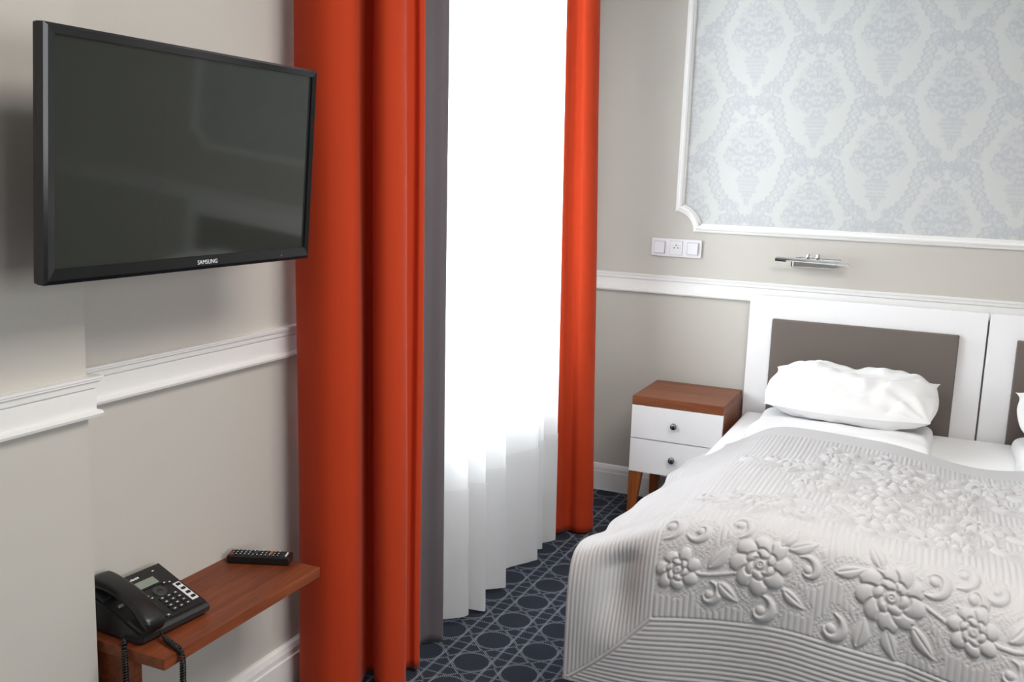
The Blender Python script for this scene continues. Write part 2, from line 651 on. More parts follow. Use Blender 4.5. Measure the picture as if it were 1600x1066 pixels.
def damask(x, z):
    P, V = 0.53, 0.505
    out = np.zeros_like(x)

    def band(v, c, w, soft=0.25):
        return 1 - sstep(w * (1 - soft), w, np.abs(v - c))

    for ox, oz in ((-0.578, 1.862), (-0.578 + P / 2, 1.862 + V / 2)):
        lx = (x - ox + P / 2) % P - P / 2
        lz = (z - oz + V / 2) % V - V / 2
        ax = np.abs(lx)
        rz = lz
        wx = 0.0045 * np.sin(lz * 120 + 2 * np.sin(ax * 90)) + 0.003 * np.sin(lz * 260)
        wz = 0.0045 * np.sin(ax * 130 + 2 * np.sin(lz * 80)) + 0.003 * np.sin(ax * 250)
        # bouquet: overlapping round blossoms in a diamond
        med = np.zeros_like(x)
        tex = np.zeros_like(x)
        bl = [(0, .165, .020), (0, .125, .032), (.040, .105, .026), (.020, .075, .040), (.062, .060, .032), (0, .045, .04), (.035, .030, .042),
              (.082, .012, .030), (.050, -.012, .036), (0, -.005, .042), (.090, -.012, .022), (.028, -.045, .036), (.068, -.040, .026), (0, -.06, .035)]
        for bx, bz, br in bl:
            d = np.sqrt((ax + wx - bx) ** 2 + (lz + wz - bz) ** 2)
            ang = np.arctan2(lz + wz - bz, ax + wx - bx)
            rr = br * (1 + 0.14 * np.cos(6 * ang + bx * 90))
            ins = 1 - sstep(rr * 0.9, rr, d)
            t = 0.52 + 0.40 * np.cos(d / br * 2 * math.pi * 1.25 + ang * (1 if bx > 0.03 else 2) + bz * 40)
            med = np.where(ins > 0, np.maximum(med * (1 - ins), ins * t), med)
        # vase below: stacked mouldings and a tassel
        for bz, hw, hh in ((-.092, .052, .008), (-.108, .060, .007), (-.124, .046, .008), (-.140, .040, .006), (-.154, .046, .006),
                           (-.170, .026, .010), (-.188, .017, .009), (-.204, .010, .010)):
            d = np.maximum(np.abs(lz - bz) / hh, ax / hw)
            med = np.maximum(med, (1 - sstep(0.75, 1.0, d)) * (0.6 + 0.4 * np.cos(ax * 700 + bz * 300)))
        out = np.maximum(out, med)
        # arched scroll ribbons over each bouquet (mirror symmetric about the column)
        line = catmull([(0.022, 0.236), (0.050, 0.246), (0.083, 0.236), (0.104, 0.205), (0.113, 0.165), (0.122, 0.125), (0.142, 0.085), (0.172, 0.050), (0.203, 0.018), (0.218, -0.020), (0.226, -0.058)], 5)
        seg = np.concatenate([[0], np.cumsum(np.linalg.norm(np.diff(line, axis=0), axis=1))])
        best, along = np.full(x.shape, 9.0), np.zeros(x.shape)
        for p, sl in zip(line, seg):
            dd = np.hypot(ax - p[0], lz - p[1])
            along = np.where(dd < best, sl + ((lz - p[1]) * -0.8), along)
            best = np.minimum(best, dd)
        w = 0.0265 + 0.005 * np.sin(along * 2 * math.pi / 0.030)
        e = best / w
        ribbon = 1 - sstep(0.85, 1.0, e)
        edge = band(e, 0.80, 0.22)
        curls = 0.5 + 0.5 * np.cos(np.sqrt(((along + 0.014) % 0.028 - 0.014) ** 2 + best ** 2) * 2 * math.pi / 0.0115)
        out = np.maximum(out, ribbon * np.maximum(edge * 0.9, curls * 0.8))
        # volutes where the ribbons meet at the top and the small heart below it
        for vx, vz, vr in ((.026, .222, .022), (.058, .214, .017), (.050, -.222, .022), (.088, -.205, .016), (.190, -0.045, .020), (.160, .020, .016), (.076, .150, .013)):
            dd = np.sqrt((ax - vx) ** 2 + (lz - vz) ** 2)
            an = np.arctan2(lz - vz, ax - vx)
            sp = 0.5 + 0.5 * np.cos(dd / vr * 2 * math.pi * 1.6 - an)
            out = np.maximum(out, (1 - sstep(vr * 0.9, vr, dd)) * sp)
    # printed grain inside the motif
    g = 0.78 + 0.22 * np.sin(x * 2 * math.pi / 0.0115) * np.sin(z * 2 * math.pi / 0.0105)
    soft = out * g
    k = soft.copy()
    k[1:-1, 1:-1] = (soft[1:-1, 1:-1] * 4 + soft[:-2, 1:-1] + soft[2:, 1:-1] + soft[1:-1, :-2] + soft[1:-1, 2:]) / 8
    return np.clip(k, 0, 1)


build_room()


# ================================================================== TELEVISION
def build_tv():
    # local frame: u along +y (to the right in the photo), w up, n out of the wall
    W, H, T = 0.752, 0.436, 0.026
    tilt = math.radians(3.5)
    tv = thing('television', (-1.393, 1.566, 1.50),
               'black flat-screen television on the wall left of the orange curtain, switched off', 'television')
    B = Matrix.Rotation(tilt, 4, 'Y')         # lean the top into the room

    def L(n, u, w):
        return B @ Vector((n, u, w))
    MM = B
    # housing with a bevelled back
    bm = bmesh.new()
    bm_box(bm, (-T, -W / 2, -H / 2), (-0.012, W / 2, H / 2), 0.006, 3, MM)
    bm_box(bm, (-T - 0.045, -0.24, -0.17), (-T + 0.004, 0.24, 0.10), 0.02, 2, MM)
    from_bm('housing', bm, M_BLACK, tv)
    # bezel: ring of four mitred profiles
    def ring(name, outer, inner, n0, n1, mat):
        bm = bmesh.new()
        (u0, w0, u1, w1), (a0, b0, a1, b1) = outer, inner
        O = [(u0, w0), (u1, w0), (u1, w1), (u0, w1)]
        I = [(a0, b0), (a1, b0), (a1, b1), (a0, b1)]
        mid = [((o[0] * 0.72 + i[0] * 0.28), (o[1] * 0.72 + i[1] * 0.28)) for o, i in zip(O, I)]
        loops = []
        for pts, n in ((O, n0), (O, n1 - 0.004), (mid, n1), (I, n1 - 0.003), (I, n0)):
            loops.append([bm.verts.new(L(n, p[0], p[1])) for p in pts])
        for a, b in zip(loops, loops[1:] + loops[:1]):
            for k in range(4):
                bm.faces.new((a[k], a[(k + 1) % 4], b[(k + 1) % 4], b[k]))
        return from_bm(name, bm, mat, tv)
    e = 0.016
    ring('bezel', (-W / 2, -H / 2, W / 2, H / 2), (-W / 2 + e + 0.006, -H / 2 + 0.027, W / 2 - e, H / 2 - e), -0.016, 0.004, M_BEZEL)
    box('screen', (-0.012, -W / 2 + e, -H / 2 + 0.024), (-0.004, W / 2 - e + 0.002, H / 2 - e + 0.002), M_SCREEN, tv, M=MM)
    # brand mark under the screen
    R = Matrix(((0, 0, 1, 0), (1, 0, 0, 0), (0, 1, 0, 0), (0, 0, 0, 1)))   # text x->y, y->z
    text_mesh('brand_lettering', 'SAMSUNG', 0.0125, 0.0004, MM @ Matrix.Translation((0.0035, 0.025, -H / 2 + 0.0150)) @ R @ Matrix.Diagonal((1.05, 1, 1, 1)), M_PRINT, tv)
    box('standby_light', (0.001, 0.268, -H / 2 + 0.012), (0.0045, 0.272, -H / 2 + 0.0145), M_RED, tv, M=MM)
    # wall bracket behind it
    bm = bmesh.new()
    bm_box(bm, (XW - tv.location.x, -0.12, -0.12), (XW - tv.location.x + 0.02, 0.12, 0.10), 0.004)
    bm_tube(bm, [(XW - tv.location.x + 0.01, 0.0, -0.02), (-0.16, 0.09, -0.03), (-0.06, 0.0, -0.035)], 0.018, 10)
    from_bm('wall_bracket', bm, M_DGREY, tv)


build_tv()


# ================================================================== SHELF, PHONE, REMOTE
SH_Z = 0.48


def build_shelf():
    x0, x1, y0, y1 = XW, -1.404, 1.441, 1.992
    t = thing('wall_shelf', (x0, y0, SH_Z), 'narrow walnut wall shelf holding the desk phone and the remote', 'shelf')
    box('shelf_board', (0.0, 0, -0.026), (x1 - x0, y1 - y0, 0), M_WOOD, t, bev=0.0022)
    box('side_panel', (0.0, 0.012, -0.30), (0.155, 0.034, -0.0262), M_WOOD, t, bev=0.002)
    box('back_rail', (0.0, 0.034, -0.085), (0.018, y1 - y0 - 0.10, -0.0262), M_WOOD, t, bev=0.002)


build_shelf()


def build_phone():
    # local frame: x = towards the user (room), y = to the right on the keypad, z up; origin back-left on the shelf
    t = thing('desk_telephone', (-1.647, 1.470, SH_Z + 0.0005),
              'black corded desk telephone with small display on the wooden wall shelf', 'telephone', rotz=math.radians(-4))
    Lx, Ly = 0.168, 0.196
    h0, h1 = 0.026, 0.086        # deck height at front and back

    def deck(x):
        return h1 + (h0 - h1) * x / Lx
    ang = math.atan2(h1 - h0, Lx)
    # body: wedge with rounded edges, recessed foot
    bm = bmesh.new()
    prof = [(0.010, 0.0), (0.150, 0.0), (0.166, 0.008), (Lx, h0 - 0.006), (Lx - 0.006, h0), (0.006, h1), (0.0, h1 - 0.006), (0.0, 0.030)]
    L, Rr = [bm.verts.new((x, 0, z)) for x, z in prof], [bm.verts.new((x, Ly, z)) for x, z in prof]
    bm.faces.new(L)
    bm.faces.new(Rr[::-1])
    for i in range(len(prof)):
        j = (i + 1) % len(prof)
        bm.faces.new((L[i], Rr[i], Rr[j], L[j]))
    bmesh.ops.bevel(bm, geom=[e for e in bm.edges if abs(e.verts[0].co.y - e.verts[1].co.y) < 1e-6], offset=0.004, segments=2, affect='EDGES')
    from_bm('base', bm, M_DGREY, t)

    # deck frame: local (a right, b down the slope from the back edge, c out)
    D = Matrix.Translation((0.0, 0, h1)) @ Matrix.Rotation(ang, 4, 'Y') @ Matrix(((0, 1, 0, 0), (1, 0, 0, 0), (0, 0, 1, 0), (0, 0, 0, 1)))

    def dbox(name, a0, b0, a1, b1, c0, c1, mat, bev=0.001, par=None):
        return box(name, (a0, b0, c0), (a1, b1, c1), mat, par or t, bev=bev, M=D)
    dbox('face_plate', 0.058, 0.008, Ly - 0.006, 0.168, 0.0, 0.002, M_BLACK, 0.0008)
    dbox('display_frame', 0.070, 0.034, 0.152, 0.066, 0.0015, 0.0036, M_BLACK, 0.001)
    dbox('display', 0.076, 0.038, 0.146, 0.061, 0.003, 0.0042, M_LCD, 0.0004)
    bm = bmesh.new()      # small silver maker's mark, too small to read
    for a0, a1, b0, b1 in ((0.092, 0.097, 0.0225, 0.0265), (0.0985, 0.1015, 0.0195, 0.0265), (0.1015, 0.1065, 0.0215, 0.0265),
                           (0.1085, 0.1125, 0.0205, 0.0265), (0.114, 0.119, 0.0205, 0.0255)):
        bm_box(bm, (a0, b0, 0.0019), (a1, b1, 0.0026), 0, 2, D)
    from_bm('silver_mark', bm, M_PRINT, t)
    dbox('message_light', 0.158, 0.020, 0.164, 0.023, 0.002, 0.0030, M_PRINT, 0.0005)
    # navigation ring with its centre button
    bm = bmesh.new()
    bm_lathe(bm, [(0.0165, 0.0015), (0.0165, 0.0035), (0.0145, 0.0045), (0.0075, 0.0042)], 28, D @ Matrix.Translation((0.126, 0.086, 0)))
    from_bm('navigation_ring', bm, M_KEY, t, smooth=False)
    bm = bmesh.new()
    bm_lathe(bm, [(0.0065, 0.0015), (0.0065, 0.0046), (0.005, 0.0054)], 20, D @ Matrix.Translation((0.126, 0.086, 0)))
    from_bm('centre_button', bm, M_BLACK, t)
    # keypad, four rows of three, with a light mark on each key
    key_me = None
    def key(a, b, w=0.0125, h=0.0075, mark=True, name='key', mat=None):
        o = dbox(name, a - w / 2, b - h / 2, a + w / 2, b + h / 2, 0.0015, 0.0048, mat or M_KEY, 0.0012)
        if mark:
            box('key_mark', (a - 0.0020, b - 0.0013, 0.0047), (a + 0.0026, b + 0.0013, 0.0051), M_PRINT, o, M=D)
        return o
    for r in range(4):
        for c in range(3):
            key(0.112 + c * 0.0190, 0.110 + r * 0.0138)
    key(0.152, 0.070, 0.009, 0.006)
    key(0.164, 0.074, 0.009, 0.006)
    key(0.090, 0.088, 0.009, 0.006)
    key(0.094, 0.098, 0.009, 0.006)
    key(0.086, 0.160, 0.012, 0.009)
    # line keys with paper label strip
    dbox('label_strip', 0.166, 0.082, 0.185, 0.150, 0.0015, 0.0030, M_PRINT, 0.0008)
    for k in range(4):
        dbox('line_key', 0.1705, 0.087 + k * 0.0165, 0.1815, 0.0945 + k * 0.0165, 0.0025, 0.0052, M_BLACK, 0.0014)
    # handset lying on the left side: a curved grip between ear and mouth caps
    n = 26
    ts = np.linspace(0, 1, n)
    bm = bmesh.new()
    rings = []
    for q in ts:
        b = -0.008 + q * 0.196
        arch = 0.030 * math.sin(math.pi * q) ** 0.8
        lump = math.exp(-((q - 0.10) / 0.11) ** 2) + math.exp(-((q - 0.90) / 0.11) ** 2)
        wy = 0.0245 + 0.003 * lump
        top = 0.034 + 0.6 * arch
        bot = 0.006 + 0.85 * arch
        ring = []
        for k in range(16):
            a = 2 * math.pi * k / 16
            cx, sz = math.cos(a), math.sin(a)
            ex = 0.42
            yy = wy * math.copysign(abs(cx) ** ex, cx)
            zz = (top + bot) / 2 + (top - bot) / 2 * math.copysign(abs(sz) ** ex, sz)
            endt = min(1.0, 0.80 + 5 * min(q, 1 - q))
            ring.append(bm.verts.new(D @ Vector((0.026 + yy * endt, b, (top + bot) / 2 + (zz - (top + bot) / 2) * endt))))
        rings.append(ring)
    for a, b in zip(rings, rings[1:]):
        for k in range(16):
            bm.faces.new((a[k], a[(k + 1) % 16], b[(k + 1) % 16], b[k]))
    bm.faces.new(rings[0])
    bm.faces.new(rings[-1][::-1])
    hs = from_bm('handset', bm, M_BLACK, t, smooth=True)
    box('cradle_tab', (0.018, 0.078, 0.001), (0.034, 0.083, 0.006), M_PRINT, t, M=D)
    box('ear_cradle', (0.000, 0.0, 0.0), (0.052, 0.050, 0.010), M_DGREY, t, bev=0.004, M=D)
    box('mouth_cradle', (0.000, 0.128, 0.0), (0.052, 0.176, 0.009), M_DGREY, t, bev=0.004, M=D)

    # coiled cord: from the mouth end of the handset, over the front edge, down in a loop, up to the base's left side
    inv = (Matrix.Translation(t.location) @ Matrix.Rotation(t.rotation_euler[2], 4, 'Z')).inverted()
    ctrl = [(-1.487, 1.512, 0.508), (-1.462, 1.500, 0.492), (-1.425, 1.488, 0.488), (-1.398, 1.482, 0.482), (-1.391, 1.480, 0.462), (-1.391, 1.480, 0.42),
            (-1.392, 1.478, 0.35), (-1.397, 1.470, 0.27), (-1.420, 1.450, 0.20), (-1.455, 1.43, 0.185), (-1.485, 1.423, 0.22),
            (-1.498, 1.428, 0.30), (-1.502, 1.431, 0.38), (-1.503, 1.431, 0.45), (-1.506, 1.433, 0.484), (-1.520, 1.448, 0.491), (-1.545, 1.474, 0.492)]
    C = catmull(ctrl, 30)
    seg = np.linalg.norm(np.diff(C, axis=0), axis=1)
    S = np.concatenate([[0], np.cumsum(seg)])
    m = int(S[-1] / 0.00075)
    ss = np.linspace(0, S[-1], m)
    path = np.stack([np.interp(ss, S, C[:, k]) for k in range(3)], 1)
    tan = np.gradient(path, axis=0)
    tan /= np.linalg.norm(tan, axis=1)[:, None]
    nv = np.array([0.3, 0.8, 0.5])
    pts = []
    fade = sstep(0.02, 0.05, ss) * sstep(0.02, 0.05, S[-1] - ss)
    for i in range(m):
        nv = nv - tan[i] * nv.dot(tan[i])
        nv /= np.linalg.norm(nv)
        bn = np.cross(tan[i], nv)
        a = 2 * math.pi * ss[i] / 0.0062
        rad = 0.0055 * fade[i]
        pts.append(inv @ Vector(path[i] + rad * (nv * math.cos(a) + bn * math.sin(a))))
    bm = bmesh.new()
    bm_tube(bm, pts, 0.0019, 6)
    from_bm('coiled_cord', bm, M_BLACK, t, smooth=True)


build_phone()


def build_remote():
    t = thing('remote_control', (-1.636, 1.918, SH_Z + 0.0005),
              'slim black remote control with rows of tiny buttons on the wooden shelf', 'remote control', rotz=math.radians(22))
    Lx, W, H = 0.163, 0.047, 0.023
    bm = bmesh.new()
    bm_box(bm, (0, -W / 2, 0), (Lx, W / 2, H), 0.006, 3)
    for v in bm.verts:
        v.co.z *= 0.9 + 0.1 * math.cos((v.co.x / Lx - 0.5) * 3)
    from_bm('case', bm, M_BLACK, t)
    hz = H * 0.97
    for i in range(12):
        for j in range(3):
            if i in (5, 6) and j == 1:
                continue
            x, y = 0.012 + i * 0.0108, -0.0125 + j * 0.0125
            mat = M_RED if (i == 0 and j == 0) else (M_ORANGEB if (i == 9 and j > 0) else M_KEY)
            o = box('button', (x - 0.0032, y - 0.0042, hz - 0.003), (x + 0.0032, y + 0.0042, hz + 0.0016), mat, t, bev=0.0008)
            if mat is M_KEY:
                box('button_mark', (x - 0.0012, y - 0.0020, hz + 0.0013), (x + 0.0012, y + 0.0020, hz + 0.0020), M_PRINT, o)
    bm = bmesh.new()
    bm_lathe(bm, [(0.008, hz - 0.003), (0.008, hz + 0.001), (0.006, hz + 0.002)], 20, Matrix.Translation((0.071, 0, 0)))
    from_bm('direction_pad', bm, M_DGREY, t)
    box('brand_plate', (0.1495, -0.012, hz - 0.001), (0.1535, 0.012, hz + 0.0008), M_PRINT, t)


build_remote()


# ================================================================== CURTAINS
def curtain(name, plan, ztop, zbot, mat, label, kick=0.04, nz=90, sub=14, thick=0.0015, seed=1, gather=0.12,
            wrinkle=0.004, hem=None, bottom=None, lean=None, hemline=0.0):
    """plan: plan points at mid height; the cloth swings out a little towards the floor."""
    C = catmull(plan, sub)
    n = len(C)
    z = np.linspace(zbot, ztop, nz)
    Zg = np.broadcast_to(z[None, :], (n, nz))
    k = np.linspace(0, 1, n)
    fr = (z - zbot) / (ztop - zbot)
    cx = C[:, 0].mean()
    X = np.zeros((n, nz, 3))
    amp = 1 - gather * fr
    X[:, :, 0] = cx + (C[:, 0:1] - cx) * amp[None, :] + kick * (0.55 - fr)[None, :]
    X[:, :, 1] = C[:, 1:2] + (lean or 0) * (0.5 - fr)[None, :]
    sl = np.concatenate([[0], np.cumsum(np.linalg.norm(np.diff(C, axis=0), axis=1))])
    S2 = np.broadcast_to(sl[:, None], (n, nz))
    w = smooth_noise(S2 * 4, Zg * 0.6, 6, 0.6, 1.6, seed)
    X[:, :, 0] += wrinkle * w
    X[:, :, 1] += wrinkle * 0.8 * smooth_noise(S2 * 4, Zg * 0.6, 6, 0.6, 1.6, seed + 50)
    bz = smooth_noise(S2, Zg * 0, 4, 2, 6, seed + 9) * 0.006 if bottom is None else bottom(S2)
    X[:, :, 2] = Zg + bz * (1 - fr)[None, :] ** 6
    if hemline:      # stitched hem: a shallow crease
        X[:, :, 0] += 0.0035 * np.exp(-((Zg - zbot - hemline) / 0.006) ** 2) * -1
    o = grid_mesh(name, X, mat)
    if thick:
        md = o.modifiers.new('thickness', 'SOLIDIFY')
        md.thickness = thick
        md.offset = 0
    if label:
        tag(o, label, 'curtain', 'rust-orange curtains' if mat is M_ORANGE else None)
    return o, X


ZT = 2.70
curtain('curtain', [(-1.605, 2.30), (-1.632, 2.22), (-1.610, 2.158), (-1.545, 2.128), (-1.485, 2.128), (-1.440, 2.165), (-1.438, 2.205), (-1.458, 2.258), (-1.456, 2.283),
                    (-1.432, 2.277), (-1.402, 2.238), (-1.365, 2.232), (-1.338, 2.262), (-1.345, 2.310), (-1.392, 2.375), (-1.385, 2.405),
                    (-1.362, 2.405), (-1.358, 2.425), (-1.385, 2.445), (-1.44, 2.455)],
        ZT, 0.008, M_ORANGE, 'wide rust-orange curtain hanging beside the television', kick=0.03, seed=3, wrinkle=0.005, hemline=0.07,
        bottom=lambda q: 0.006 * np.sin(q * 25) + 0.050 * np.exp(-((q - 0.50) / 0.06) ** 2))
curtain('curtain', [(-1.56, 2.47), (-1.52, 2.475), (-1.465, 2.485), (-1.435, 2.50), (-1.422, 2.525), (-1.435, 2.555), (-1.425, 2.58), (-1.398, 2.602), (-1.391, 2.622), (-1.405, 2.640)],
        ZT, 0.008, M_GREYC, 'plain dark grey blackout curtain between the orange curtain and the sheer', kick=0.03, seed=8, wrinkle=0.003, hemline=0.10)
curtain('curtain', [(-1.50, 3.68), (-1.48, 3.660), (-1.460, 3.652), (-1.430, 3.672), (-1.418, 3.705), (-1.400, 3.725), (-1.365, 3.715), (-1.335, 3.735), (-1.322, 3.770), (-1.335, 3.81), (-1.40, 3.84), (-1.5, 3.85)],
        ZT, 0.008, M_ORANGE, 'narrow rust-orange curtain hanging near the nightstand corner', kick=0.075, seed=5, wrinkle=0.004, hemline=0.09, lean=0.03)
sheer_plan = [(-1.450, 2.648), (-1.400, 2.675), (-1.374, 2.70), (-1.372, 2.735), (-1.425, 2.755), (-1.43, 2.775), (-1.375, 2.80), (-1.352, 2.825), (-1.372, 2.850), (-1.43, 2.875), (-1.432, 2.90), (-1.375, 2.985),
              (-1.362, 3.015), (-1.425, 3.045), (-1.43, 3.075), (-1.372, 3.27), (-1.362, 3.305), (-1.428, 3.325), (-1.43, 3.345), (-1.385, 3.375), (-1.378, 3.395), (-1.43, 3.415), (-1.43, 3.44),
              (-1.378, 3.515), (-1.376, 3.535), (-1.41, 3.555), (-1.47, 3.59), (-1.53, 3.64), (-1.56, 3.74)]
sh, SX = curtain('sheer_curtain', sheer_plan, ZT, 0.03, M_SHEER, 'white sheer curtain glowing in front of the window', kick=0.015, seed=12, wrinkle=0.003, thick=0, gather=0.2, lean=0.09,
                 bottom=lambda s: -0.02 * np.exp(-((s - 0.33) / 0.05) ** 2) + 0.006 * np.sin(s * 19))
# double-layer hem of the sheer
nzh = int(SX.shape[1] * 0.185)
HX = SX[:, :nzh].copy()
HX[:, :, 0] += 0.003
grid_mesh('hem_band', HX, M_HEM, sh)
tr = thing('curtain_track', (-1.42, 2.10, ZT), 'white ceiling track above the curtains', 'curtain track')
box('track', (-0.12, -0.02, 0.0), (0.06, 1.9, 0.035), M_TRIM, tr, bev=0.004)
for k in range(4):
    box('ceiling_mount', (-0.05, 0.1 + k * 0.55, 0.035), (-0.01, 0.14 + k * 0.55, ZC - ZT), M_TRIM, tr)


# ================================================================== HEADBOARDS, BED
def headboard(x0, label):
    W, yb, th, zt = 0.946, 4.355, 0.026, 1.012
    t = thing('headboard', (x0, yb, 0.0), label, 'headboard', 'twin headboards')
    bm = bmesh.new()
    bm_box(bm, (0, -th, 0.12), (W, 0, zt), 0.003, 2)
    from_bm('board', bm, M_WHITE, t)
    # upholstered pad: rounded block
    bm = bmesh.new()
    bm_box(bm, (0.104, -th - 0.024, 0.40), (0.848, -th - 0.0005, 0.916), 0.008, 3)
    from_bm('upholstered_pad', bm, M_PAD, t)
    return t


headboard(-0.783, 'white headboard with taupe padded panel, behind the nearer pillow')
headboard(0.170, 'white headboard with taupe padded panel, cut off at the right edge')

MX0, MX1, MY0, MY1, MZ = -0.76, 1.10, 2.37, 4.320, 0.50
bed = thing('bed', ((MX0 + MX1) / 2, (MY0 + MY1) / 2, 0), 'wide bed with white fitted sheet in front of the two headboards', 'bed')
bw, bl = (MX1 - MX0) / 2, (MY1 - MY0) / 2
box('mattress', (-bw, -bl, 0.27), (bw, bl - 0.03, MZ), M_SHEET, bed, bev=0.03, seg=4, smooth=True)
box('bed_base', (-bw + 0.01, -bl + 0.01, 0.10), (bw - 0.01, bl - 0.04, 0.269), M_WHITE, bed, bev=0.004)
for sx in (-1, 1):
    for sy in (-1, 1):
        bm = bmesh.new()
        bm_lathe(bm, [(0.022, 0.0), (0.030, 0.10)], 16, Matrix.Translation((sx * (bw - 0.09), sy * (bl - 0.12), 0)))
        from_bm('leg', bm, M_WOODV, bed)


# ------------------------------------------------------------------ quilt
U_SEAM, V_SEAM, V_FOLD = 0.235, 0.235, 0.478
Y_HEAD = 3.68


def prof_head(x):
    return np.interp(x, [-0.795, -0.70, -0.644, -0.587, -0.541, -0.471, -0.333, -0.133, -0.024, 0.103, 0.20, 0.302, 0.45, 0.9, 1.15],
                     [0.490, 0.510, 0.537, 0.574, 0.593, 0.601, 0.597, 0.586, 0.567, 0.542, 0.537, 0.552, 0.585, 0.59, 0.54])


def prof_foot(x):
    return np.interp(x, [-0.84, -0.72, -0.60, -0.45, -0.28, -0.12, 0.0, 0.22, 0.5, 0.9, 1.2], [0.515, 0.575, 0.640, 0.668, 0.680, 0.660, 0.640, 0.598, 0.59, 0.62, 0.52])


def prof_bot(x):
    return np.interp(x, [-0.84, -0.6, -0.28, 0.0, 0.22, 1.2], [0.165, 0.165, 0.198, 0.165, 0.125, 0.08])


def yfold(x):
    return np.interp(x, [-0.85, -0.6, -0.3, 0.0, 0.22, 0.6, 1.2], [2.335, 2.345, 2.365, 2.40, 2.47, 2.46, 2.40])


def blur1(f, xs, w):
    k = np.linspace(-w, w, 9)
    return sum(f(xs + d) for d in k) / 9


def quilt_base(U, V):
    x = -0.838 + U
    zf = blur1(prof_foot, x, 0.06)
    zh = blur1(prof_head, x, 0.05)
    yf = blur1(yfold, x, 0.08)
    d = V - V_FOLD
    r = 0.030
    sp = r * np.logaddexp(0, d / r)          # run along the top
    sn = r * np.logaddexp(0, -d / r)         # run down the foot
    vtot = V.max() - V_FOLD
    f = np.clip(sp / vtot, 0, 1)
    Y = yf + (Y_HEAD - yf) * f
    scale = (zf - blur1(prof_bot, x, 0.05)) / V_FOLD
    ztop = zf + (zh - zf) * (f ** 0.75)
    # duvet lumps under the top
    lump = 0.010 * smooth_noise(x, Y, 7, 0.9, 2.2, 21) * sstep(0.05, 0.3, sp) * (1 - sstep(0.85, 1.0, f) * 0.8)
    Z = ztop - sn * scale + lump
    # lean of the foot drop and the corner's flare
    Y = Y - 0.055 * (1 - np.exp(-sn / 0.10)) * np.interp(x, [-0.8, 0.0, 0.22, 1.0], [0.7, 1.3, 2.9, 2.2])
    q = np.clip(U_SEAM - U, 0, None)
    Y = Y + 0.035 * np.exp(-((q - 0.10) / 0.055) ** 2) * sstep(0.02, 0.10, sn) * (1 - sstep(0.16, 0.34, sn))
    # hem on the long side: a little waved
    wav = 0.010 * np.sin(Y * 10.5 + 1.0) + 0.006 * np.sin(Y * 23)
    X = x + sstep(0.0, U_SEAM, q) * sstep(0.0, 0.25, sp) * (wav + 0.045 * f)
    # side border bows down beyond the mattress edge, once away from the corner
    Z = Z - 0.020 * sstep(0.14, 0.235, q) * sstep(0.05, 0.3, sp)
    # soft vertical waves in the foot drop
    Y = Y + 0.006 * np.sin(x * 13 + 0.5) * sstep(0.08, 0.35, sn)
    return np.stack([X, Y, Z], -1)


